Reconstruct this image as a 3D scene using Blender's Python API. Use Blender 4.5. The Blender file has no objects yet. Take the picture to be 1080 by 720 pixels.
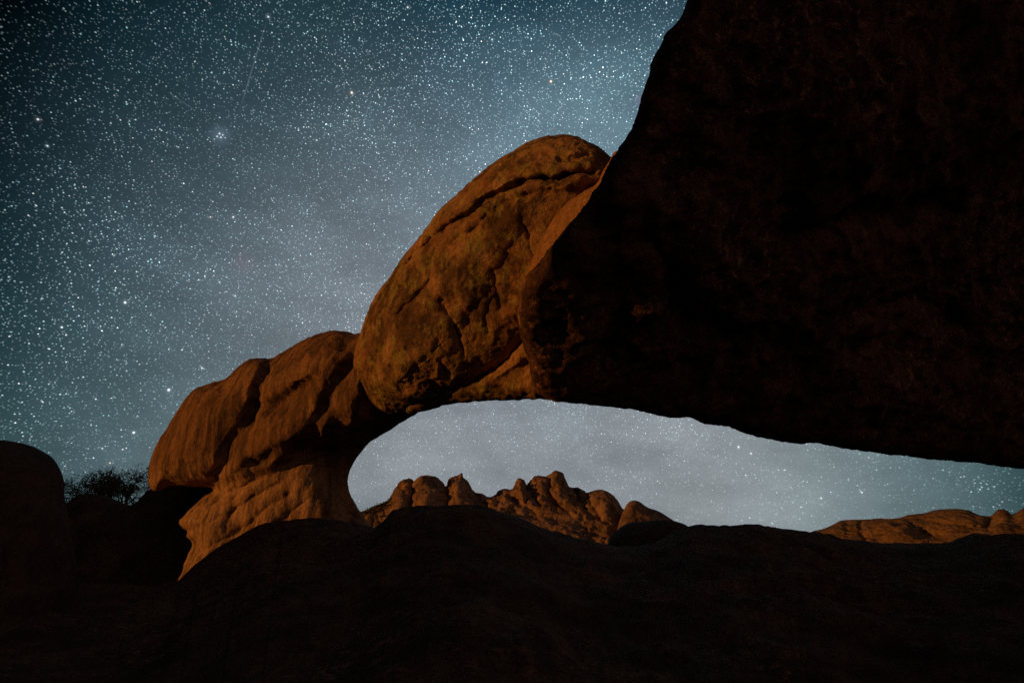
import bpy, bmesh, math, random
import numpy as np
from mathutils import Vector
from mathutils.geometry import delaunay_2d_cdt

# ------------------------------------------------------------------ camera
sc = bpy.context.scene
F = 600.0                                   # focal length in pixels of the 1080 wide photograph
PITCH = math.atan((575 - 360) / F)          # horizon lies low in the frame
CAM = np.array([0.0, 0.0, 1.6])
FWD = np.array([0.0, math.cos(PITCH), math.sin(PITCH)])
RGT = np.array([1.0, 0.0, 0.0])
UPV = np.array([0.0, -math.sin(PITCH), math.cos(PITCH)])
cd = bpy.data.cameras.new("camera")
cd.lens = F / 1080 * 36
cd.sensor_width = 36
cd.clip_start = 0.05
cd.clip_end = 20000
cam = bpy.data.objects.new("camera", cd)
sc.collection.objects.link(cam)
cam.location = CAM
cam.rotation_euler = (math.pi / 2 + PITCH, 0, 0)
sc.camera = cam
sc.render.engine = 'CYCLES'
sc.cycles.use_denoising = False
sc.cycles.max_bounces = 2
sc.cycles.diffuse_bounces = 2
sc.render.resolution_x, sc.render.resolution_y = 1024, 682
sc.view_settings.view_transform = 'Standard'
sc.view_settings.look = 'None'
sc.view_settings.exposure = 0
sc.view_settings.gamma = 1
sc.view_settings.use_curve_mapping = False


def ray(px, py):
    px = np.asarray(px, float); py = np.asarray(py, float)
    a = (px - 540) / F; b = (360 - py) / F
    return FWD + a[..., None] * RGT + b[..., None] * UPV


def pos(px, py, D):
    return CAM + ray(px, py) * np.asarray(D, float)[..., None]


def sky_dir(px, py):
    d = ray(px, py)
    return d / np.linalg.norm(d, axis=-1, keepdims=True)


# ------------------------------------------------------------------ sun (a low amber moon from the left)
SUN_TRAVEL = Vector((0.93, 0.36, -0.085)).normalized()
sd = bpy.data.lights.new("moon", 'SUN')
sd.energy = 2.0
sd.color = (1.0, 0.385, 0.075)
sd.angle = math.radians(0.5)
sun = bpy.data.objects.new("moon", sd)
sc.collection.objects.link(sun)
sun.rotation_euler = SUN_TRAVEL.to_track_quat('-Z', 'Y').to_euler()
sun.location = (-40, -10, 30)

# ------------------------------------------------------------------ night sky
W = bpy.data.worlds.new("World")
sc.world = W
W.use_nodes = True
wt = W.node_tree
for n in list(wt.nodes):
    wt.nodes.remove(n)


def lin(c):
    return np.array([(v / 255 / 12.92) if v / 255 <= 0.04045 else ((v / 255 + 0.055) / 1.055) ** 2.4 for v in c])


class NT:
    def __init__(s, tree):
        s.t = tree

    def new(s, typ, **kw):
        n = s.t.nodes.new(typ)
        for k, v in kw.items():
            setattr(n, k, v)
        return n

    def put(s, sock, v):
        if hasattr(v, 'is_linked') or isinstance(v, bpy.types.NodeSocket):
            s.t.links.new(v, sock)
        elif v is not None:
            sock.default_value = v

    def math(s, op, a, b=None, c=None, clamp=False):
        n = s.new('ShaderNodeMath', operation=op)
        n.use_clamp = clamp
        s.put(n.inputs[0], a); s.put(n.inputs[1], b); s.put(n.inputs[2], c)
        return n.outputs[0]

    def vec(s, op, a, b=None, scale=None):
        n = s.new('ShaderNodeVectorMath', operation=op)
        s.put(n.inputs[0], a); s.put(n.inputs[1], b)
        if scale is not None:
            s.put(n.inputs['Scale'], scale)
        return n.outputs['Value'] if op in ('DISTANCE', 'DOT_PRODUCT', 'LENGTH') else n.outputs['Vector']

    def smooth(s, v, a, b, lo=0.0, hi=1.0):
        n = s.new('ShaderNodeMapRange', interpolation_type='SMOOTHSTEP')
        s.put(n.inputs[0], v)
        for i, x in enumerate((a, b, lo, hi)):
            s.put(n.inputs[i + 1], x)
        return n.outputs[0]

    def mix(s, f, a, b, blend='MIX'):
        n = s.new('ShaderNodeMix', data_type='RGBA', blend_type=blend)
        n.clamp_factor = True
        s.put(n.inputs[0], f)
        s.put(n.inputs[6], a if not isinstance(a, (tuple, list)) else (*a, 1)[:4])
        s.put(n.inputs[7], b if not isinstance(b, (tuple, list)) else (*b, 1)[:4])
        return n.outputs[2]


w = NT(wt)
tc = w.new('ShaderNodeTexCoord')
D = w.vec('NORMALIZE', tc.outputs['Generated'])
# the glow of the sky: (photo pixel it was read at, its colour)
SKY = [((20, 15), (3, 9, 13)), ((100, 100), (24, 43, 52)), ((0, 240), (16, 34, 42)), ((300, 90), (44, 63, 74)), ((500, 50), (42, 66, 81)),
       ((650, 50), (55, 80, 97)), ((200, 300), (68, 81, 91)), ((380, 260), (92, 101, 111)), ((60, 420), (48, 69, 76)), ((560, 130), (82, 103, 118)),
       ((190, 190), (56, 72, 82)), ((300, 380), (92, 101, 110)), ((120, 470), (68, 86, 94)), ((470, 460), (116, 121, 130)), ((640, 490), (114, 120, 128)),
       ((820, 510), (116, 124, 131)), ((980, 520), (80, 99, 106)), ((1075, 520), (44, 66, 72)), ((150, 20), (14, 31, 39)), ((420, 560), (112, 117, 124)),
       ((1300, 300), (8, 14, 18)), ((1350, 600), (14, 24, 28)), ((900, -250), (30, 48, 58)), ((400, -250), (22, 38, 46)), ((420, 5), (34, 54, 65)), ((640, 110), (88, 112, 126)), ((-250, 500), (8, 18, 22)),
       ((-200, 150), (3, 6, 8)), ((800, 200), (60, 80, 95)), ((20, 120), (8, 20, 27))]
cent = np.array([sky_dir(*p) for p, _ in SKY])
targ = np.array([lin(c) * (1.38 if sum(c) > 235 else 1.15) for _, c in SKY]) * np.array([1.05, 1.06, 1.00])
BASE = np.array([0.0009, 0.0012, 0.0016])
SW = 0.30
dist2 = ((cent[:, None] - cent[None]) ** 2).sum(-1)
G = np.exp(-dist2 / SW ** 2)
coef = np.linalg.solve(G + 0.06 * np.eye(len(G)), targ - BASE)
acc = None
for c, k in zip(cent, coef):
    r = w.vec('DISTANCE', D, tuple(c))
    g = w.math('EXPONENT', w.math('MULTIPLY', w.math('MULTIPLY', r, r), -1 / SW ** 2))
    v = w.vec('SCALE', tuple(k), scale=g)
    acc = v if acc is None else w.vec('ADD', acc, v)
# added warm fill glow, low in the unseen sky behind the camera, lifts the overhang
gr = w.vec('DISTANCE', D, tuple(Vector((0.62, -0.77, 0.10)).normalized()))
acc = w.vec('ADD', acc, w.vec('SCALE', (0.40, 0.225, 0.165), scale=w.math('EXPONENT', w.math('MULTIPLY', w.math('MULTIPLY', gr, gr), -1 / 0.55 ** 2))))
acc = w.vec('ADD', acc, tuple(BASE))
acc = w.vec('MAXIMUM', acc, tuple(BASE * 0.6))
# faint uneven clouds of unresolved stars
nz = w.new('ShaderNodeTexNoise'); nz.inputs['Scale'].default_value = 5; nz.inputs['Detail'].default_value = 6; nz.inputs['Roughness'].default_value = 0.6
w.put(nz.inputs['Vector'], w.vec('MULTIPLY', D, (1, 1, 2.2)))
cl = w.smooth(nz.outputs['Fac'], 0.25, 0.75, 0.8, 1.2)
acc = w.vec('SCALE', acc, scale=cl)
# how strongly stars show: as the glow, thinning close to the horizon
lum = w.vec('DOT_PRODUCT', acc, (0.3, 0.4, 0.3))
sepz = w.new('ShaderNodeSeparateXYZ'); w.put(sepz.inputs[0], D)
horiz = w.smooth(sepz.outputs['Z'], 0.0, 0.30, 0.38, 1.0)
axis = tuple(FWD)
# stretch the star field slightly away from one fixed point of the sky
P = w.vec('ADD', D, w.vec('SCALE', axis, scale=w.math('MULTIPLY', w.vec('DOT_PRODUCT', D, axis), -1.0)))


def star_layer(scale, r, power, gain, seed, tint):
    v = w.new('ShaderNodeTexVoronoi', voronoi_dimensions='3D', feature='F1')
    v.inputs['Scale'].default_value = scale
    w.put(v.inputs['Vector'], w.vec('ADD', P, (seed, seed * 0.7, seed * 1.3)))
    s = w.smooth(v.outputs['Distance'], r, r * 0.15)
    sp = w.new('ShaderNodeSeparateColor'); w.put(sp.inputs[0], v.outputs['Color'])
    b = w.math('MULTIPLY', w.math('POWER', sp.outputs[0], power), gain)
    col = w.mix(sp.outputs[1], tint[0], tint[1])
    return w.vec('SCALE', col, scale=w.math('MULTIPLY', s, b))


cyan, warm, white = (0.50, 0.92, 1.0), (1.0, 0.93, 0.90), (0.82, 0.96, 1.0)
st = star_layer(320, 0.34, 0.9, 0.60, 1.7, (cyan, white))
st = w.vec('ADD', st, star_layer(200, 0.235, 1.6, 1.5, 3.1, (cyan, white)))
st = w.vec('ADD', st, star_layer(130, 0.145, 2.2, 2.4, 5.3, (cyan, warm)))
st = w.vec('ADD', st, star_layer(70, 0.085, 1.6, 2.2, 9.1, (white, warm)))
band = w.smooth(w.vec('DISTANCE', D, tuple(sky_dir(690, 70))), 0.55, 0.05, 0.85, 1.5)
st = w.vec('SCALE', st, scale=w.math('MULTIPLY', w.math('MULTIPLY', horiz, band), w.smooth(nz.outputs['Fac'], 0.32, 0.68, 0.62, 1.4)))
st = w.vec('SCALE', st, scale=w.smooth(lum, 0.0, 0.07, 0.35, 1.0))
acc = w.vec('ADD', acc, st)
# the bright stars, the cluster and the red and violet nebulae
bright = [(519, 42, 1.5, 1.0, (.75, .9, 1)), (581, 86, 2.0, 1.4, (1, .72, .45)), (371, 98, 2.0, 1.3, (1, .8, .6)), (132, 319, 1.9, 1.2, (.9, .97, 1)),
          (178, 411, 2.1, 1.3, (.9, .95, 1)), (213, 388, 1.4, 1.0, (.9, .95, 1)), (141, 456, 1.9, 1.2, (.9, .92, 1)), (65, 345, 1.5, .9, (.8, .95, 1)),
          (248, 312, 1.4, .9, (.9, .95, 1)), (116, 488, 1.2, .9, (1, .8, .7)), (283, 18, 1.6, 1.0, (.7, .85, 1)), (40, 126, 1.6, .9, (.9, .95, 1)),
          (246, 229, 1.5, 1.0, (1, .97, .95)), (222, 229, 1.3, .8, (1, .9, .85)), (50, 154, 1.4, .9, (.7, .9, 1)), (229, 144, 1.3, .9, (.8, .9, 1)),
          (231.5, 141, 1.4, 1.0, (.8, .9, 1)), (235, 142.5, 1.2, .8, (.8, .9, 1)), (233, 145, 1.3, .9, (.8, .9, 1)), (237.5, 145.5, 1.0, .7, (.8, .9, 1)),
          (226, 147, 0.9, .6, (.8, .9, 1)), (334, 148, 1.3, .9, (.8, .95, 1)), (779, 471, 1.6, 1.0, (.95, .97, 1)), (909, 519, 1.4, .8, (.95, .97, 1)),
          (792, 478, 1.4, .9, (1, 1, 1)), (866, 525, 1.4, .8, (1, 1, 1)), (505, 270, 1.1, .8, (.9, .95, 1)), (430, 8, 1.5, 1.0, (.9, .97, 1))]
for px, py, rad, e, col in bright:
    rr = w.vec('DISTANCE', D, tuple(sky_dir(px, py)))
    rr0 = rad * 0.72 / F
    s = w.math('ADD', w.smooth(rr, rr0, rr0 * 0.2, 0.0, e), w.smooth(rr, rr0 * 3.2, 0.0, 0.0, e * 0.05))
    acc = w.vec('ADD', acc, w.vec('SCALE', col, scale=s))
for px, py, rad, col in [(232, 143, 13, (.06, .09, .12)), (257, 276, 16, (.030, .004, .012)), (675, 105, 9, (.05, .02, .07)), (528, 87, 14, (.008, .015, .03)),
                         (388, 130, 7, (.005, .02, .025))]:
    rr = w.vec('DISTANCE', D, tuple(sky_dir(px, py)))
    g = w.math('MULTIPLY', w.smooth(rr, rad / F, 0.0), w.smooth(nz.outputs['Fac'], 0.2, 0.6, 0.4, 1.2))
    acc = w.vec('ADD', acc, w.vec('SCALE', col, scale=g))
# meteor and satellite streaks along great circles
for (x0, y0, x1, y1, e) in [(284, 14, 251, 122, 0.085), (175, 96, 211, 120, 0.06), (391, 105, 380, 140, 0.08), (201, 215, 240, 231, 0.06)]:
    a, b = sky_dir(x0, y0), sky_dir(x1, y1)
    nrm = np.cross(a, b); nrm /= np.linalg.norm(nrm)
    m = a + b; m /= np.linalg.norm(m)
    half = np.linalg.norm(a - b) / 2
    off = w.math('ABSOLUTE', w.vec('DOT_PRODUCT', D, tuple(nrm)))
    s = w.math('MULTIPLY', w.smooth(off, 0.7 / F, 0.05 / F), w.smooth(w.vec('DISTANCE', D, tuple(m)), half, half * 0.35, 0.0, e))
    acc = w.vec('ADD', acc, w.vec('SCALE', (.7, .85, 1), scale=s))
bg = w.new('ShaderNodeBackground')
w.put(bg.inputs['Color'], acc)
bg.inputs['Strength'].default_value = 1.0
wo = w.new('ShaderNodeOutputWorld')
wt.links.new(bg.outputs[0], wo.inputs[0])


# ------------------------------------------------------------------ numpy noise
def _hash(ix, iy, iz, seed):
    h = (ix.astype(np.int64) * 374761393 + iy.astype(np.int64) * 668265263 + iz.astype(np.int64) * 2147483647 + seed * 144665) & 0xFFFFFFFF
    h = ((h ^ (h >> 13)) * 1274126177) & 0xFFFFFFFF
    h = ((h ^ (h >> 16)) * 2246822519) & 0xFFFFFFFF
    return (h ^ (h >> 15)) / 4294967295.0 * 2 - 1


def vnoise(p, seed=0):
    i = np.floor(p).astype(np.int64); f = p - i
    f = f * f * f * (f * (f * 6 - 15) + 10)
    out = 0
    for dx in (0, 1):
        wx = f[:, 0] if dx else 1 - f[:, 0]
        for dy in (0, 1):
            wy = f[:, 1] if dy else 1 - f[:, 1]
            for dz in (0, 1):
                wz = f[:, 2] if dz else 1 - f[:, 2]
                out = out + wx * wy * wz * _hash(i[:, 0] + dx, i[:, 1] + dy, i[:, 2] + dz, seed)
    return out


ROT = np.array([[0.0, 0.8, 0.6], [-0.8, 0.36, -0.48], [-0.6, -0.48, 0.64]])


def fbm(p, octv=4, seed=0, gain=0.5):
    a, s, q = 1.0, 0.0, p.copy()
    for o in range(octv):
        s = s + a * vnoise(q, seed + o)
        q = (q @ ROT.T) * 2.03 + 7.1
        a *= gain
    return s


def ridged(p, octv=4, seed=0):
    a, s, q = 1.0, 0.0, p.copy()
    for o in range(octv):
        s = s + a * (1 - 2 * np.abs(vnoise(q, seed + o)))
        q = (q @ ROT.T) * 2.1 + 3.3
        a *= 0.5
    return s


# ------------------------------------------------------------------ rocks
def seg_dist(P, poly, closed):
    """distance, and signed side of the nearest segment, of points P to a polyline"""
    best = np.full(len(P), 1e9); side = np.zeros(len(P))
    A = np.asarray(poly, float)
    n = len(A) if closed else len(A) - 1
    for k in range(n):
        a, b = A[k], A[(k + 1) % len(A)]
        d = b - a
        L = max(d @ d, 1e-9)
        t = np.clip(((P - a) @ d) / L, 0, 1)
        q = P - a - t[:, None] * d
        r = np.hypot(q[:, 0], q[:, 1])
        m = r < best
        cr = d[0] * q[:, 1] - d[1] * q[:, 0]
        side = np.where(m, np.sign(cr), side)
        best = np.where(m, r, best)
    return best, side


def inside(P, poly):
    A = np.asarray(poly, float)
    r = np.zeros(len(P), bool)
    j = len(A) - 1
    for i in range(len(A)):
        xi, yi = A[i]; xj, yj = A[j]
        c = ((yi > P[:, 1]) != (yj > P[:, 1]))
        with np.errstate(divide='ignore', invalid='ignore'):
            xx = (xj - xi) * (P[:, 1] - yi) / (yj - yi if yj != yi else 1e-9) + xi
        r ^= c & (P[:, 0] < xx)
        j = i
    return r


def densify(poly, g):
    """Catmull-Rom through the traced points"""
    A = np.asarray(poly, float); n = len(A); out = []
    for i in range(n):
        p0, p1, p2, p3 = A[i - 1], A[i], A[(i + 1) % n], A[(i + 2) % n]
        L = np.hypot(*(p2 - p1)); m = max(1, int(L / g))
        k = 0.5 if L < 60 else 0.25
        m1 = (p2 - p0) * k; m2 = (p3 - p1) * k
        # limit the tangents so uneven spacing does not overshoot
        m1 *= min(1, L / (np.hypot(*m1) + 1e-6)); m2 *= min(1, L / (np.hypot(*m2) + 1e-6))
        for t in np.arange(m) / m:
            t2, t3 = t * t, t * t * t
            out.append((2 * t3 - 3 * t2 + 1) * p1 + (t3 - 2 * t2 + t) * m1 + (-2 * t3 + 3 * t2) * p2 + (t3 - t2) * m2)
    return np.array(out)


def link(name, me, mat, parent=None):
    o = bpy.data.objects.new(name, me)
    sc.collection.objects.link(o)
    if mat:
        me.materials.append(mat)
    if parent:
        o.parent = parent
    return o


def tag(o, label=None, cat=None, group=None, kind=None):
    if label: o['label'] = label
    if cat: o['category'] = cat
    if group: o['group'] = group
    if kind: o['kind'] = kind
    return o


def feat_sum(P, feats, warp=1.0):
    h = np.zeros(len(P))
    P0 = P
    z = np.zeros((len(P), 1))
    q = np.concatenate([P, z], 1)
    wv = np.stack([fbm(q / 11.0, 3, 201), fbm(q / 11.0, 3, 207)], 1)
    P = P + 2.2 * warp * wv
    vary = 1 + 0.28 * fbm(q / 16.0, 2, 211)
    for f in feats:
        k = f[0]
        if k == 'line':                         # ridge (+) or groove (-) along a polyline
            _, poly, wd, amt = f
            d, _s = seg_dist(P, poly, False)
            h += amt * np.exp(-(d / wd) ** 2) * vary
        elif k == 'step':                       # lifted on the right-hand side (seen along the line, y down), fading with reach
            _, poly, wd, amt, reach = f
            d, s = seg_dist(P, poly, False)
            h += amt / (1 + np.exp(np.clip(-s * d / wd, -40, 40))) * np.exp(-(d / reach) ** 2)
        elif k == 'bump':
            _, cx, cy, rx, ry, rot, amt = f
            c, s_ = math.cos(math.radians(rot)), math.sin(math.radians(rot))
            x, y = P[:, 0] - cx, P[:, 1] - cy
            u, v = (x * c + y * s_) / rx, (-x * s_ + y * c) / ry
            h += amt * np.exp(-(u * u + v * v))
    return h


def make_rock(name, outline, depth, R, Tf, Tb, mat, g=3.0, voxel=0.1, feats=(), noise=(), parent=None, fade=6.0, prof=0.5, keep=12.0, smooth_it=2):
    """A closed, thick rock: its outline at its real distance, rounded towards and away from the viewer, with real cracks and lobes."""
    ol = densify(outline, g)
    lo, hi = ol.min(0), ol.max(0)
    xs = np.arange(lo[0], hi[0], g); ys = np.arange(lo[1], hi[1], g)
    X, Y = np.meshgrid(xs, ys)
    pts = np.stack([X.ravel(), Y.ravel()], 1)
    hx = np.arange(lo[0] + g / 2, hi[0], g); hy = np.arange(lo[1] + g / 2, hi[1], g)
    HX, HY = np.meshgrid(hx, hy)
    hp = np.stack([HX.ravel(), HY.ravel()], 1)
    hp = hp[inside(hp, ol)]
    hd, _ = seg_dist(hp, ol[::2], True)
    hp = hp[hd < 2.5 * g]
    pts = pts[inside(pts, ol)]
    pts = np.concatenate([pts, hp])
    d, _ = seg_dist(pts, ol, True)
    pts = pts[d > 0.3 * g]
    nb = len(ol)
    allp = np.concatenate([ol, pts])
    cdt = delaunay_2d_cdt([Vector(p) for p in allp], [(i, (i + 1) % nb) for i in range(nb)], [], 1, 1e-4)
    V2 = np.array([(v.x, v.y) for v in cdt[0]])
    tris = [tuple(f) for f in cdt[2]]
    dd, _ = seg_dist(V2, ol, True)
    isb = dd < 1e-3
    C = np.asarray(depth, float)
    if len(C) >= 6:
        B = lambda P: np.stack([np.ones(len(P)), P[:, 0], P[:, 1], P[:, 0] * P[:, 1] / 300, P[:, 0] ** 2 / 300, P[:, 1] ** 2 / 300], 1)
    else:
        B = lambda P: np.stack([np.ones(len(P)), P[:, 0], P[:, 1]], 1)
    co = np.linalg.lstsq(B(C[:, :2]), C[:, 2], rcond=None)[0]
    D0 = B(V2) @ co
    q = 1 - (1 - np.clip(dd / R, 0, 1)) ** 2
    prf = np.where(isb, 0, q) ** prof
    fd = np.clip(dd / fade, 0, 1)
    Df = D0 - Tf * prf - feat_sum(V2, feats, min(1.0, g / 2.0) if D0.mean() < 60 else 0.4) * fd
    Db = D0 + Tb * prf
    vf = pos(V2[:, 0], V2[:, 1], Df)
    bi = np.where(~isb)[0]
    vb = pos(V2[bi, 0], V2[bi, 1], Db[bi])
    mp = np.arange(len(V2)); mp[bi] = len(V2) + np.arange(len(bi))
    verts = np.concatenate([vf, vb])
    faces = [t for t in tris] + [tuple(int(mp[i]) for i in t[::-1]) for t in tris]
    me = bpy.data.meshes.new(name)
    me.from_pydata(verts.tolist(), [], faces)
    bm = bmesh.new(); bm.from_mesh(me)
    bmesh.ops.recalc_face_normals(bm, faces=bm.faces)
    bm.to_mesh(me); bm.free()
    o = link(name, me, None)
    if voxel:
        m = o.modifiers.new("r", 'REMESH'); m.mode = 'VOXEL'; m.voxel_size = voxel
        s = o.modifiers.new("s", 'SMOOTH'); s.factor = 0.5; s.iterations = smooth_it
        dg = bpy.context.evaluated_depsgraph_get()
        me2 = bpy.data.meshes.new_from_object(o.evaluated_get(dg))
        o.modifiers.clear()
        o.data = me2
        bpy.data.meshes.remove(me)
        me2.name = name
        me = me2
    n = len(me.vertices)
    P = np.empty(n * 3); me.vertices.foreach_get('co', P); P = P.reshape(-1, 3)
    N = np.empty(n * 3); me.vertices.foreach_get('normal', N); N = N.reshape(-1, 3)
    h = np.zeros(n); fine = np.zeros(n)
    for f in noise:
        fn, sc_, amt, octv, seed = f
        q = P * np.asarray(sc_, float)
        v = amt * (fbm(q, octv, seed) if fn == 'fbm' else ridged(q, octv, seed) - 0.5)
        if max(sc_) >= 2:
            fine += v
        else:
            h += v
    # the outline keeps its traced line; the faces between are free to roughen
    q = P - CAM
    z = np.maximum(q @ FWD, 0.1)
    scr = np.stack([540 + F * (q @ RGT) / z, 360 - F * (q @ UPV) / z], 1)
    bd, _s = seg_dist(scr, ol[::max(1, int(8 / g))], True)
    h *= 0.3 + 0.7 * np.clip(bd / keep, 0, 1)
    P = P + N * (h + fine)[:, None]
    me.vertices.foreach_set('co', P.ravel())
    me.polygons.foreach_set('use_smooth', np.ones(len(me.polygons), bool))
    me.update()
    me.materials.clear()
    me.materials.append(mat)
    if parent:
        o.parent = parent
        o.matrix_parent_inverse = parent.matrix_world.inverted()
    return o


# ------------------------------------------------------------------ materials
def rock_mat(name, base, pale, varnish, lichen=None, streak=(1, 1, 1), rot=(0, 0, 0), scale=1.0, var=(0.42, 0.62), bump=0.35, grain=14.0, var_amt=0.8, low=None, flakes=None):
    m = bpy.data.materials.new(name)
    m.use_nodes = True
    t = m.node_tree
    for n in list(t.nodes):
        t.nodes.remove(n)
    k = NT(t)
    geo = k.new('ShaderNodeNewGeometry')
    mp = k.new('ShaderNodeMapping')
    mp.inputs['Rotation'].default_value = rot
    mp.inputs['Scale'].default_value = tuple(scale * s for s in streak)
    k.put(mp.inputs['Vector'], geo.outputs['Position'])
    iso = k.vec('SCALE', geo.outputs['Position'], scale=scale)

    def noise(vec, s, det=6, rough=0.6, dist=0.0):
        n = k.new('ShaderNodeTexNoise')
        n.inputs['Scale'].default_value = s; n.inputs['Detail'].default_value = det
        n.inputs['Roughness'].default_value = rough; n.inputs['Distortion'].default_value = dist
        k.put(n.inputs['Vector'], vec)
        return n.outputs['Fac']
    n1 = noise(iso, 0.7, 5, 0.65, 0.6)
    col = k.mix(k.smooth(n1, 0.35, 0.68), base, pale)
    n2 = noise(mp.outputs[0], 1.0, 6, 0.68, 0.3)
    col = k.mix(k.math('MULTIPLY', k.smooth(n2, *var), var_amt), col, varnish)
    if flakes:
        nf = noise(iso, flakes[1], 5, 0.8)
        col = k.mix(k.math('MULTIPLY', k.smooth(nf, 0.50, 0.66), k.smooth(noise(iso, 0.22, 4, 0.6), 0.42, 0.58)), col, flakes[0])
    if low:
        sp = k.new('ShaderNodeSeparateXYZ'); k.put(sp.inputs[0], geo.outputs['Position'])
        zz = k.math('ADD', sp.outputs['Z'], k.math('MULTIPLY', n1, 2.0))
        col = k.mix(k.smooth(zz, low[1], low[0]), col, k.mix(k.smooth(n2, 0.42, 0.64, 0.0, 0.85), low[2], varnish))
    if lichen:
        n3 = noise(iso, 2.1, 6, 0.75, 0.2)
        col = k.mix(k.smooth(n3, 0.50, 0.61, 0.0, 0.75), col, lichen)
    n4 = noise(iso, grain, 4, 0.7)
    col = k.mix(0.75, col, k.mix(k.smooth(n4, 0.25, 0.75), (0.35, 0.35, 0.35), (1.0, 1.0, 1.0)), 'MULTIPLY')
    bs = k.new('ShaderNodeBsdfPrincipled')
    k.put(bs.inputs['Base Color'], col)
    bs.inputs['Roughness'].default_value = 0.92
    bs.inputs['Specular IOR Level'].default_value = 0.08
    h = k.math('ADD', k.math('MULTIPLY', noise(iso, 2.5, 6, 0.7), 1.0), k.math('MULTIPLY', n4, 0.25))
    h = k.math('ADD', h, k.math('MULTIPLY', n2, 0.8))
    bp = k.new('ShaderNodeBump')
    bp.inputs['Strength'].default_value = bump
    bp.inputs['Distance'].default_value = 0.35 / scale
    k.put(bp.inputs['Height'], h)
    t.links.new(bp.outputs[0], bs.inputs['Normal'])
    out = k.new('ShaderNodeOutputMaterial')
    t.links.new(bs.outputs[0], out.inputs[0])
    return m


M_span = rock_mat("orange_granite_lichen", (0.30, 0.16, 0.075), (0.52, 0.31, 0.15), (0.06, 0.04, 0.03), (0.34, 0.285, 0.09), streak=(1, 1, 0.7), scale=0.9,
                  var=(0.42, 0.60), bump=0.5, grain=9)
M_pillar = rock_mat("brown_granite_streaked", (0.24, 0.13, 0.065), (0.34, 0.19, 0.095), (0.08, 0.05, 0.035), streak=(2.6, 2.6, 0.28), rot=(0, math.radians(-32), 0),
                    scale=0.9, var=(0.40, 0.60), bump=0.45, low=(4.4, 5.6, (0.47, 0.285, 0.15)), grain=9)
M_flank = rock_mat("orange_granite_smooth", (0.38, 0.20, 0.09), (0.44, 0.25, 0.115), (0.13, 0.07, 0.04), streak=(2.5, 2.5, .5), rot=(0, math.radians(35), 0), scale=1.1,
                   var=(0.46, 0.66), bump=0.6, grain=9)
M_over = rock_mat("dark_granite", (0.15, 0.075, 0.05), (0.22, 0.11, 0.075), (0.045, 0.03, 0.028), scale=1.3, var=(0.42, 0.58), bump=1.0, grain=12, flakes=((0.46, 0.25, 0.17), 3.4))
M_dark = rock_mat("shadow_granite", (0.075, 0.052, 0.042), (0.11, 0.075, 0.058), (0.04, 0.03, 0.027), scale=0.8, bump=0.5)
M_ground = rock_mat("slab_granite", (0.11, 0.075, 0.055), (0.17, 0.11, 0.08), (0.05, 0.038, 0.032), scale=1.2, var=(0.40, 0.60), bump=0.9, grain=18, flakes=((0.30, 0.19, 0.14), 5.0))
M_mtn = rock_mat("mountain_granite", (0.30, 0.185, 0.12), (0.38, 0.24, 0.15), (0.12, 0.08, 0.055), streak=(1.8, 1.8, 0.5), scale=0.05, var=(0.44, 0.60), bump=0.45, grain=10)
M_hill = rock_mat("hill_granite", (0.24, 0.145, 0.075), (0.29, 0.18, 0.09), (0.11, 0.07, 0.04), streak=(.7, 1.2, 1.6), scale=0.07, var=(0.50, 0.66), bump=0.5, grain=10)


def plain_mat(name, c, rough=0.9):
    m = bpy.data.materials.new(name); m.use_nodes = True
    k = NT(m.node_tree)
    bs = m.node_tree.nodes['Principled BSDF']
    n = k.new('ShaderNodeTexNoise'); n.inputs['Scale'].default_value = 6
    k.put(bs.inputs['Base Color'], k.mix(n.outputs['Fac'], tuple(v * 0.6 for v in c), tuple(v * 1.4 for v in c)))
    bs.inputs['Roughness'].default_value = rough
    bs.inputs['Specular IOR Level'].default_value = 0.1
    return m


M_leaf = plain_mat("leaf_green", (0.05, 0.065, 0.03))
M_bark = plain_mat("bark", (0.10, 0.07, 0.05))

# ------------------------------------------------------------------ ground: one sheet round the camera out to the horizon
CREST = [(-400, 640, 13), (0, 612, 13), (100, 616, 13.5), (160, 618, 14), (188, 611, 14), (204, 596, 14), (229, 576, 14.2), (253, 563, 14.4), (273, 553, 14.5),
         (301, 547, 14.5), (329, 544, 14.5), (360, 547, 14), (384, 553, 13.5), (394, 557, 13), (403, 551, 12.6), (413, 539, 12.4), (433, 534, 12.2), (460, 533, 12),
         (493, 532, 12), (510, 535, 12), (527, 542, 12), (547, 547, 12), (567, 555, 12), (587, 562, 12), (607, 567, 12), (627, 571, 12), (645, 575, 12),
         (665, 577, 12.2), (690, 572, 12.5), (712, 560, 13), (725, 553, 13), (740, 553, 13), (757, 555, 13), (777, 553, 13.5), (797, 552, 13.5), (817, 554, 14),
         (837, 557, 14), (857, 560, 14.5), (867, 562, 15), (893, 567, 16), (927, 573, 17), (960, 573, 17.5), (1000, 573, 17), (1010, 568, 16.5), (1027, 563, 16),
         (1053, 563, 15.5), (1080, 564, 15), (1300, 560, 13), (1700, 560, 11)]
cr = np.array(CREST, float)
cp = pos(cr[:, 0], cr[:, 1], cr[:, 2]) - CAM
c_az = np.arctan2(cp[:, 0], cp[:, 1]); c_r = np.hypot(cp[:, 0], cp[:, 1]); c_z = cp[:, 2] + 1.6
az = np.unique(np.concatenate([np.linspace(-math.pi, math.pi, 241), np.linspace(-0.85, 0.85, 620)]))[:-1]
rows = np.concatenate([[0.0], np.geomspace(0.35, 34, 210), np.geomspace(36, 6000, 70)])
AZ, RR = np.meshgrid(az, rows)
gx, gy = RR * np.sin(AZ), RR * np.cos(AZ)
rc = np.interp(AZ, c_az, c_r); zc = np.interp(AZ, c_az, c_z)
front = np.clip((np.cos(AZ) + 0.2) / 0.5, 0, 1)
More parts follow.
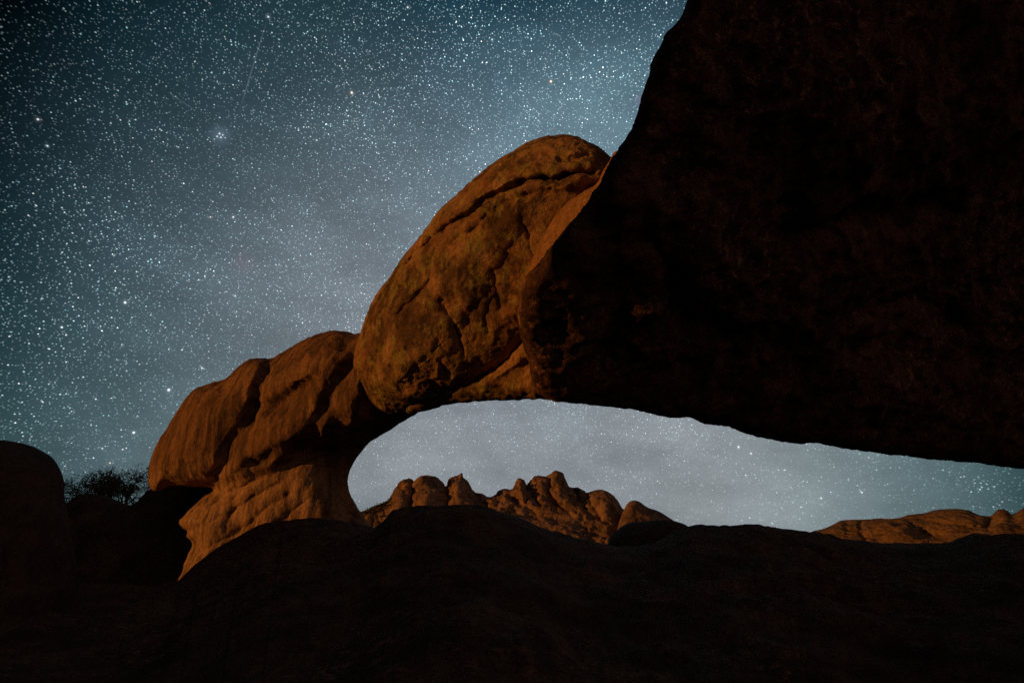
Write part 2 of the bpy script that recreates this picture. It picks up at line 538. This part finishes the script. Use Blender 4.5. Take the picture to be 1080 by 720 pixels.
zc = zc * front + (1 - front) * 0.2
t = RR / rc
k_ = np.exp(-(np.linspace(-2, 2, 141)) ** 2); k_ /= k_.sum()
zs_line = np.convolve(np.pad(np.interp(az, c_az, c_z), 70, mode='edge'), k_, 'valid')
zs = zs_line[None, :] * front + (1 - front) * 0.2
wc = np.clip((t - 0.45) / 0.55, 0, 1) ** 2.2
near = (np.minimum(zs, zc + 0.25) * (1 - wc) + zc * wc) * np.clip(t, 0, 1) ** 1.25
up = 1 - 0.5 * (1 - np.clip((1 - t) / 0.18, 0, 1)) ** 2 * 0.0
far = zc - (zc + 2.5) * (1 - np.exp(-((np.clip(t - 1, 0, 99)) / 0.55) ** 2)) - np.clip(RR - 40, 0, 150) * 0.03
gz = np.where(t <= 1, near, far)
# unseen hillside added left and behind to keep moonlight off foreground and overhang
def hill(x0, y0, sx, sy, h, e=6):
    return h * np.exp(-np.abs((gx - x0) / sx) ** e - np.abs((gy - y0) / sy) ** e)
side = np.maximum.reduce([hill(-24, -15, 3.2, 14.8, 18.0, 26), hill(-23, 3, 5, 7.5, 6.2), hill(-35, 23.5, 5, 9.5, 7.0)])
gz = np.maximum(gz, side) + 0.0
flat = np.stack([gx.ravel(), gy.ravel(), gz.ravel()], 1)
amp = np.clip(RR.ravel() / 6, 0.05, 1)
crest_keep = 1 - 0.75 * np.exp(-((t.ravel() - 1) / 0.12) ** 2)
flat[:, 2] += amp * crest_keep * (0.15 * fbm(flat * [0.40, 0.40, 0.0], 4, 3) + 0.06 * fbm(flat * [1.3, 1.3, 0.0], 5, 9) + 0.02 * ridged(flat * [2.2, 2.2, 0.0], 3, 15))
flat[:, 2] += amp * 0.025 * fbm(flat * [3.0, 3.0, 0], 3, 21)
flat[:, 2] += np.clip(RR.ravel() - 60, 0, 600) / 600 * 6 * fbm(flat * [0.006, 0.006, 0], 3, 5)
na, nr = len(az), len(rows)
idx = np.arange(na * nr).reshape(nr, na)
a = idx[:-1]; b = np.roll(idx, -1, 1)[:-1]; c = np.roll(idx, -1, 1)[1:]; d_ = idx[1:]
quads = np.stack([a.ravel(), b.ravel(), c.ravel(), d_.ravel()], 1)[:, ::-1]
quads = quads[na:]                       # the centre ring becomes a fan
fan = [(int(idx[1][(i + 1) % na]), int(idx[1][i]), int(idx[0][0])) for i in range(na)]
me = bpy.data.meshes.new("ground")
me.from_pydata(flat.tolist(), [], fan + quads.tolist())
bm = bmesh.new(); bm.from_mesh(me)
bmesh.ops.delete(bm, geom=[v for v in bm.verts if not v.link_faces], context='VERTS')
bmesh.ops.recalc_face_normals(bm, faces=bm.faces)
bm.faces.ensure_lookup_table()
if sum(f.normal.z for f in bm.faces) < 0:
    bmesh.ops.reverse_faces(bm, faces=bm.faces)
bm.to_mesh(me); bm.free()
me.polygons.foreach_set('use_smooth', np.ones(len(me.polygons), bool))
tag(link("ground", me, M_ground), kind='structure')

# ------------------------------------------------------------------ the rock arch
arch = bpy.data.objects.new("rock_arch", None)
sc.collection.objects.link(arch)
arch.location = tuple(pos(300, 600, 20.5))
bpy.context.view_layer.update()
tag(arch, "great natural rock arch of orange granite spanning the starry gap beside the dark foreground slab", "rock arch")

# left mass: streaked, lobed boulder that carries the span
make_rock("pillar",
          [(384, 352), (374, 352), (365, 350), (349, 348), (329, 354), (309, 364), (293, 374), (286, 379), (279, 378.5), (269, 378), (257, 382), (247, 390), (237, 399),
           (220, 404.5), (206, 410), (196, 419), (186, 435), (176, 451), (166, 465), (160, 479), (157, 495), (158, 511), (165, 517), (180, 512), (204, 513), (222, 514), (226, 517),
           (214, 524), (205, 532), (195, 542), (188, 550), (191, 556), (197, 560), (196, 566), (202, 570), (203, 576), (198, 586), (193, 597), (187, 611), (176, 632),
           (180, 668), (300, 680), (410, 640), (398, 566), (384, 547), (373.6, 531), (367.5, 519), (366, 503), (371.5, 490), (382, 477), (398, 461), (418, 449), (440, 434), (446, 424), (420, 400), (404, 372)],
          [(160, 480, 22.2), (380, 380, 19.9), (300, 370, 21.4), (270, 500, 21.0), (190, 560, 21.4), (290, 570, 20.0), (380, 640, 18.8), (210, 640, 19.8), (360, 520, 20.4)],
          36, 1.9, 2.6, M_pillar, g=2.0, voxel=0.055, parent=arch, smooth_it=1,
          feats=[('line', [(286, 378), (278, 394), (271, 412), (267, 430), (260, 442)], 6, -0.5),
                 ('line', [(267, 430), (285, 428), (300, 421), (312, 411), (322, 404)], 6, -0.32),
                 ('bump', 325, 388, 45, 20, -32, 0.55), ('bump', 255, 415, 20, 42, 32, 0.25),
                 ('bump', 290, 455, 52, 24, -30, 0.6),
                 ('bump', 345, 412, 26, 40, 30, 0.5),
                 ('line', [(260, 442), (244, 464), (236, 486), (228, 505)], 6, -0.4),
                 ('bump', 205, 455, 26, 48, 30, 0.35),
                 ('step', [(352, 466), (325, 474), (296, 486), (268, 496), (244, 504), (222, 514)], 3.0, 0.42, 32),
                 ('line', [(352, 472), (325, 482), (296, 493)], 5, -0.3),
                 ('line', [(386, 372), (380, 400), (366, 430)], 7, 0.4),
                 ('line', [(366, 385), (352, 408), (336, 440), (326, 462)], 6, -0.35),
                 ('bump', 318, 472, 14, 9, -25, -0.8), ('bump', 272, 486, 16, 5, -25, -0.4), ('bump', 352, 474, 24, 18, -30, -0.9),
                 ('bump', 372, 440, 9, 12, 20, 0.35), ('bump', 341, 450, 9, 12, 20, 0.4), ('bump', 358, 525, 26, 50, -10, -0.7),
                 ('line', [(300, 500), (262, 520), (225, 540), (193, 552)], 5, 0.06), ('line', [(310, 505), (265, 540), (222, 567), (196, 583)], 5, 0.06),
                 ('line', [(320, 510), (280, 550), (230, 582), (190, 608)], 6, 0.07),
                 ('line', [(296, 508), (244, 540), (200, 560)], 2.5, -0.12), ('line', [(306, 520), (252, 560), (205, 590)], 2.5, -0.12),
                 ('line', [(280, 502), (232, 526), (200, 545)], 2.5, -0.12), ('line', [(320, 530), (280, 562), (230, 594)], 2.5, -0.1),
                 ('line', [(250, 534), (243, 548), (238, 556)], 2.5, -0.2)],
          noise=[('fbm', (0.35, 0.35, 0.35), 0.12, 4, 11), ('fbm', (1.1, 1.1, 0.5), 0.07, 4, 12), ('ridged', (2.2, 2.2, 1.2), 0.03, 3, 13)])

# middle boulder of the span, with its outer shell and crack
CRACK = [(410, 300), (420, 286), (432, 273), (447, 262), (457, 250), (473, 238), (493, 227), (510, 212), (530, 200), (547, 192), (567, 188), (590, 188), (603, 184), (625, 183)]
make_rock("span",
          [(662, 172), (645, 166), (637, 158), (623, 150), (608, 143), (593, 142), (573, 144), (557, 150), (540, 160), (523, 170), (507, 182), (493, 194), (477, 210),
           (463, 223), (443, 250), (427, 270), (413, 290), (400, 308), (392, 321), (386, 335), (381, 352), (375, 370), (372, 385), (376, 396), (382, 410), (390, 422),
           (401, 433), (414, 436), (437, 432), (470, 424), (500, 414), (540, 396), (590, 350), (640, 260)],
          [(385, 390, 18.6), (600, 150, 17.0), (400, 300, 18.5), (560, 360, 17.2)],
          60, 2.3, 2.3, M_span, g=1.9, voxel=0.045, parent=arch, smooth_it=1,
          feats=[('step', CRACK[::-1], 1.6, 0.30, 40), ('line', CRACK, 2.8, -0.55), ('line', [(x + 5, y + 7) for x, y in CRACK], 5, 0.22),
                 ('line', [(454, 295), (446, 306), (436, 318), (424, 330)], 3, -0.35),
                 ('line', [(466, 318), (476, 335), (482, 352), (489, 370)], 3, -0.3),
                 ('line', [(551, 232), (560, 255), (564, 270)], 2.0, -0.25),
                 ('line', [(522, 292), (524, 308), (528, 324)], 2.0, -0.2),
                 ('step', [(520, 285), (500, 320), (480, 345), (450, 372)], 2.5, 0.14, 30), ('line', [(524, 308), (512, 330), (515, 350)], 2.2, -0.14), ('line', [(430, 318), (412, 346), (405, 372)], 3, -0.16), ('bump', 470, 285, 50, 38, -40, 0.30), ('bump', 540, 230, 40, 22, -25, 0.25), ('bump', 432, 365, 40, 26, 0, 0.3),
                 ('line', [(590, 168), (615, 166), (640, 172)], 4, -0.3), ('bump', 606, 190, 9, 5, -10, 0.3),
                 ('line', [(480, 196), (500, 200), (520, 186)], 5, -0.15),
                 ('line', [(386, 345), (398, 352), (402, 372), (395, 392)], 8, -0.2)],
          noise=[('fbm', (0.45, 0.45, 0.45), 0.13, 4, 41), ('fbm', (1.5, 1.5, 1.2), 0.04, 4, 42), ('ridged', (3.2, 3.2, 3.2), 0.03, 3, 43)])

make_rock("ledge",
          [(556, 352), (545, 363), (533, 374), (519, 386), (508, 396), (492, 400), (468, 404), (452, 410), (436, 420), (428, 432), (437, 434.5),
           (455, 430), (475, 426), (495, 424), (520, 422), (540, 421), (560, 420), (577, 420.5), (586, 421), (584, 400), (574, 372)],
          [(430, 430, 17.7), (480, 415, 16.9), (560, 370, 15.8), (560, 420, 15.9)],
          16, 0.6, 1.4, M_span, g=2.4, voxel=0.055, parent=arch,
          feats=[('line', [(556, 372), (530, 392), (512, 402)], 5, 0.2)],
          noise=[('fbm', (0.7, 0.7, 0.7), 0.10, 4, 51), ('ridged', (2.4, 2.4, 2.4), 0.04, 4, 52)])

# the left-facing flank of the overhang
make_rock("flank",
          [(650, 160), (645, 169), (636, 182), (629, 194), (607, 207), (590, 223), (577, 243), (563, 267), (558, 281), (552, 297), (547, 318), (546, 340), (551, 348), (558, 352), (574, 335), (588, 305), (606, 277), (636, 240), (656, 202), (668, 172), (664, 160)],
          [(560, 285, 14.3), (607, 207, 14.0), (640, 172, 13.8), (636, 240, 12.9), (665, 180, 12.8)],
          10, 0.2, 1.2, M_flank, g=2.0, voxel=0.05, parent=arch,
          noise=[('fbm', (0.5, 0.5, 0.5), 0.08, 4, 61), ('fbm', (2.5, 2.5, 0.8), 0.03, 3, 62)])

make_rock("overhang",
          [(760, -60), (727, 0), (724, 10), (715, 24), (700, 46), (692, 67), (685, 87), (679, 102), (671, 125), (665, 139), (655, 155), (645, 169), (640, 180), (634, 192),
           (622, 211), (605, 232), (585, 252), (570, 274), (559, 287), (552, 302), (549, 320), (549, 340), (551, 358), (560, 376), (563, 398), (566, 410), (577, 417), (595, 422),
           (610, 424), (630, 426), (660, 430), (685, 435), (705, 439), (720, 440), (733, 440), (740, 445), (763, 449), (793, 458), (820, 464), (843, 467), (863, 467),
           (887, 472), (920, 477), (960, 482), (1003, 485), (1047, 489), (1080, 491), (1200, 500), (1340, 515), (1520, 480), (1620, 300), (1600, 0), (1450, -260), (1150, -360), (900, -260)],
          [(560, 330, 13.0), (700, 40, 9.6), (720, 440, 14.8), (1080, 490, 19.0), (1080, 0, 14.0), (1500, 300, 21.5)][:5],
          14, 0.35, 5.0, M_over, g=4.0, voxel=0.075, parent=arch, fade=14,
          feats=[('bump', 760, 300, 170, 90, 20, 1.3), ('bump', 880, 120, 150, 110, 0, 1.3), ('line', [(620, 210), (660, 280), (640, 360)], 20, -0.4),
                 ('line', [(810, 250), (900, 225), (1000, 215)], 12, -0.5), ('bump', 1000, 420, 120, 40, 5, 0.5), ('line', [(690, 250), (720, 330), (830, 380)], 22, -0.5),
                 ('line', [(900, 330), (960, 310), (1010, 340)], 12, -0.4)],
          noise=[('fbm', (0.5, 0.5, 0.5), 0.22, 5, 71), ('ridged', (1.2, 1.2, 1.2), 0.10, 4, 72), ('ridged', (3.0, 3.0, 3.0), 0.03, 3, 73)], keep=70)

# ------------------------------------------------------------------ boulders of the foreground
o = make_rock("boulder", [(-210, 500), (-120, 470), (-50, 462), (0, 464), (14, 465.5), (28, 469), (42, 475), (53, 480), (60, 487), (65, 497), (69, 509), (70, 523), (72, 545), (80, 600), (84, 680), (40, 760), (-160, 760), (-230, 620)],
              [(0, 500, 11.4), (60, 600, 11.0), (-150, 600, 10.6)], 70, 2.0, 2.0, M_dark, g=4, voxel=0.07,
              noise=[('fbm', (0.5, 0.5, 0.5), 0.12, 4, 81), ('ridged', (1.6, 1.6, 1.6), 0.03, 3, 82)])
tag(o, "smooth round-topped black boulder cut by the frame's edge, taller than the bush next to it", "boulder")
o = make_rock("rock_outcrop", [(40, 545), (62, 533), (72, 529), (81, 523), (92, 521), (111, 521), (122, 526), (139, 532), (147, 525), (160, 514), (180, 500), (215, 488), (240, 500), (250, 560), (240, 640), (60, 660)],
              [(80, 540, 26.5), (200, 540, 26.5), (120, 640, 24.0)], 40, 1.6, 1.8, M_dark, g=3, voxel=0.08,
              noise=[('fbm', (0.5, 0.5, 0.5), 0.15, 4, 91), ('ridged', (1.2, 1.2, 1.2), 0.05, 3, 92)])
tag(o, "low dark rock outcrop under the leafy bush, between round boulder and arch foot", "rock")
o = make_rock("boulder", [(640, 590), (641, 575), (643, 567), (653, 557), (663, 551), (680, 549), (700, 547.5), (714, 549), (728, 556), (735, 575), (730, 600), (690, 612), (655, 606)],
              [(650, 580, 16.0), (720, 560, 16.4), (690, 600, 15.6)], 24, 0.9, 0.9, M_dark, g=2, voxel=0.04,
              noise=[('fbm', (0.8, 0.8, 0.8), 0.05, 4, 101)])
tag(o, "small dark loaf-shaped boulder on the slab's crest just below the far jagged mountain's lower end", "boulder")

# ------------------------------------------------------------------ far mountains
MT = [(372, 548), (380, 542), (393, 535), (408, 530), (415, 520), (423, 509), (432, 507), (437, 510), (440, 505), (448, 501), (457, 502), (463, 505), (470, 512), (473, 505), (480, 501.5),
      (484, 502), (487, 498), (489, 505), (495, 510), (500, 518), (508, 520), (515, 523), (522, 521.5), (525, 517), (533, 514), (540, 513), (543, 507), (547, 504), (553, 506), (556, 512), (560, 507),
      (565, 503), (573, 503), (580, 503), (583, 499), (588, 497.5), (593, 500), (598, 508), (602, 513), (610, 514), (617, 520), (622, 519), (630, 516.5), (638, 517), (647, 522), (653, 530),
      (660, 542), (668, 575), (668, 600), (372, 600)]
rj = random.Random(31)
JOINTS = []
for i in range(34):
    x0 = rj.uniform(392, 655)
    top = min(p[1] for p in MT if abs(p[0] - x0) < 9) + rj.uniform(1, 12)
    ln = rj.uniform(9, 24); sl = rj.uniform(-0.1, 0.6)
    JOINTS.append(('line', [(x0, top), (x0 + sl * ln * 0.5 + rj.uniform(-1, 1), top + ln * 0.5), (x0 + sl * ln, top + ln)], rj.uniform(0.9, 1.6), -rj.uniform(2.5, 5.5)))
o = make_rock("mountain", MT, [(380, 540, 330), (660, 540, 300), (500, 600, 270), (590, 510, 320)], 40, 22, 30, M_mtn, g=1.2, voxel=0.5, fade=3,
              feats=[('line', [(436, 509), (434, 530), (428, 545)], 3, -9), ('line', [(470, 512), (472, 535), (478, 545)], 2.5, -9), ('line', [(499, 518), (510, 532), (520, 542)], 4, -8),
                     ('line', [(524, 520), (540, 526), (556, 534), (566, 545)], 4, -5), ('line', [(556, 512), (561, 522), (570, 533)], 2.5, -9), ('line', [(581, 503), (578, 518), (586, 532), (600, 540)], 3.5, -9),
                     ('line', [(600, 512), (610, 526), (618, 540)], 3, -7), ('line', [(618, 520), (625, 535), (632, 546)], 2.6, -7), ('line', [(566, 506), (566, 520)], 2, -4),
                     ('bump', 590, 518, 9, 22, -25, 9), ('bump', 550, 518, 6, 14, -20, 8), ('bump', 448, 520, 12, 20, 0, 8), ('bump', 485, 520, 9, 20, 0, 7), ('bump', 640, 535, 14, 22, -25, 8),
                     ('bump', 420, 530, 9, 20, 15, 7),
                     ('line', [(500, 545), (560, 558), (640, 572)], 12, 9)] + JOINTS,
              keep=2, noise=[('fbm', (0.05, 0.05, 0.02), 1.6, 4, 111), ('ridged', (0.15, 0.15, 0.03), 1.1, 4, 112), ('fbm', (0.5, 0.5, 0.2), 0.3, 3, 113)])
tag(o, kind='structure')
o = make_rock("mountain", [(650, 560), (656, 540), (660, 532), (665, 528), (673, 528), (683, 535), (693, 538), (703, 544), (712, 552), (720, 575), (700, 600), (655, 600)],
              [(660, 540, 262), (710, 545, 268), (680, 590, 250)], 16, 9, 14, M_mtn, g=1.5, voxel=0.5, fade=3,
              noise=[('fbm', (0.06, 0.06, 0.06), 1.6, 4, 121), ('ridged', (0.2, 0.2, 0.2), .4, 3, 122)])
tag(o, kind='structure')
o = make_rock("hill", [(850, 565), (858, 560), (867, 557), (880, 552), (887, 548), (907, 547), (933, 546), (950, 545), (957, 543), (973, 542), (987, 538), (1003, 537), (1020, 538), (1033, 543), (1045, 545),
                       (1049, 541), (1053, 536.5), (1060, 536.5), (1064, 540), (1067, 544.5), (1072, 541), (1080, 535), (1120, 534), (1180, 545), (1230, 600), (850, 605)],
              [(870, 560, 150), (1080, 545, 140), (950, 600, 118), (1080, 600, 115)], 26, 8, 18, M_hill, g=1.5, voxel=0.34, fade=3,
              feats=[('line', [(907, 548), (909, 562), (912, 570)], 2.5, -3), ('line', [(893, 550), (893, 565)], 1.8, -1.5), ('bump', 940, 560, 26, 12, 0, 4),
                     ('line', [(955, 545), (962, 556), (975, 562), (1000, 566)], 4, -3), ('line', [(970, 548), (1000, 552), (1030, 556)], 2.5, -2), ('bump', 1005, 543, 20, 6, 0, 2),
                     ('line', [(1048, 545), (1040, 556)], 4, -3)],
              noise=[('fbm', (0.09, 0.09, 0.09), 1.0, 5, 131), ('ridged', (0.25, 0.25, 0.5), 0.55, 4, 132)])
tag(o, kind='structure')


# ------------------------------------------------------------------ vegetation
def tube(bm, pts, r0, r1, sides=6):
    rings = []
    n = len(pts)
    for i, p in enumerate(pts):
        d = (pts[min(i + 1, n - 1)] - pts[max(i - 1, 0)]).normalized()
        s = d.cross(Vector((0.3, 1, 0.2))).normalized(); u = d.cross(s)
        r = r0 + (r1 - r0) * i / (n - 1)
        rings.append([bm.verts.new(p + (s * math.cos(a) + u * math.sin(a)) * r) for a in [2 * math.pi * k / sides for k in range(sides)]])
    for a_, b_ in zip(rings, rings[1:]):
        for k in range(sides):
            bm.faces.new((a_[k], a_[(k + 1) % sides], b_[(k + 1) % sides], b_[k]))
    bm.faces.new(rings[0][::-1]); bm.faces.new(rings[-1])


def bush(name, base, wid, hgt, seed, label, stems=7, leaves=2600, leaf=0.05, lean=0.0):
    rnd = random.Random(seed)
    root = bpy.data.objects.new(name, None); sc.collection.objects.link(root); root.location = base
    tag(root, label, "bush")
    bm = bmesh.new(); tips = []

    def grow(p, d, L, r, lvl):
        pts = [p]
        for i in range(4):
            d = (d + Vector((rnd.gauss(0, .16), rnd.gauss(0, .16), rnd.gauss(0.03, .12)))).normalized()
            pts.append(pts[-1] + d * L / 4)
        tube(bm, pts, r, r * 0.55, 5 if lvl else 7)
        if lvl >= 2:
            tips.extend(pts[1:])
        if lvl < 4:
            for k in range(3 if lvl < 3 else 2):
                q = pts[rnd.choice([2, 3, 4, 4])]
                nd = (d + Vector((rnd.gauss(0, .6), rnd.gauss(0, .6), rnd.gauss(0.1, .4)))).normalized()
                grow(q, nd, L * rnd.uniform(0.55, 0.8), r * 0.55, lvl + 1)
    for s in range(stems):
        a = 2 * math.pi * s / stems + rnd.uniform(-.3, .3)
        grow(Vector((rnd.gauss(0, .08), rnd.gauss(0, .08), 0)), Vector((math.cos(a) * 0.8 + lean, math.sin(a) * 0.8, rnd.uniform(0.5, 1.1))).normalized(), 1.0, 0.05, 0)
    P = np.array([v.co[:] for v in bm.verts])
    sx = wid / np.ptp(P[:, 0]); sz = hgt / P[:, 2].max()
    for v in bm.verts:
        v.co = (v.co.x * sx, v.co.y * sx, v.co.z * sz)
    bmesh.ops.recalc_face_normals(bm, faces=bm.faces)
    me = bpy.data.meshes.new("stem"); bm.to_mesh(me); bm.free()
    link("stem", me, M_bark, root)
    V, Fc = [], []
    clumps = rnd.sample(tips, min(len(tips), max(60, leaves // 14)))
    for i in range(leaves):
        q = rnd.choice(clumps)
        c = Vector((q.x * sx + rnd.gauss(0, .1), q.y * sx + rnd.gauss(0, .1), q.z * sz + rnd.gauss(0, .1)))
        u = Vector((rnd.gauss(0, 1), rnd.gauss(0, 1), rnd.gauss(0, 1))).normalized()
        v = u.cross(Vector((rnd.gauss(0, 1), rnd.gauss(0, 1), rnd.gauss(0, 1)))).normalized()
        s = leaf * rnd.uniform(.5, 1.3)
        k = len(V)
        V += [c - u * s, c + v * s * .35, c + u * s, c - v * s * .35]
        Fc.append((k, k + 1, k + 2, k + 3))
    me = bpy.data.meshes.new("foliage"); me.from_pydata([p[:] for p in V], [], Fc)
    link("foliage", me, M_leaf, root)
    return root


bush("bush", tuple(pos(122, 547, 29.5)), 6.4, 3.0, 4, "dark leafy bush with sky showing through its open twigs, behind the low outcrop", stems=11, leaves=10500, leaf=0.06)
bush("shrub", tuple(pos(88, 566, 23.2)), 0.9, 0.55, 9, "small sparse shrub low on the dark outcrop, almost lost in shadow", stems=5, leaves=500, leaf=0.05)

# scrub dotted over the far slope at the mountain's lower end
rnd = random.Random(5)
V, Fc = [], []
for i in range(70):
    px = rnd.uniform(379, 412); top = np.interp(px, [379, 393, 408, 415], [543, 535, 530, 521])
    py = top + rnd.uniform(-0.5, 10) * rnd.random()
    c0 = Vector(pos(px, py, 318 - rnd.uniform(0, 10)))
    for j in range(16):
        c = c0 + Vector((rnd.gauss(0, .5), rnd.gauss(0, .5), abs(rnd.gauss(0, .6))))
        u = Vector((rnd.gauss(0, 1), rnd.gauss(0, 1), rnd.gauss(0, 1))).normalized() * rnd.uniform(.2, .5)
        v = u.cross(Vector((rnd.gauss(0, 1), rnd.gauss(0, 1), rnd.gauss(0, 1)))).normalized() * .3
        k = len(V); V += [c - u, c + v, c + u, c - v]; Fc.append((k, k + 1, k + 2, k + 3))
me = bpy.data.meshes.new("scrub"); me.from_pydata([p[:] for p in V], [], Fc)
tag(link("scrub", me, M_leaf), kind='stuff')
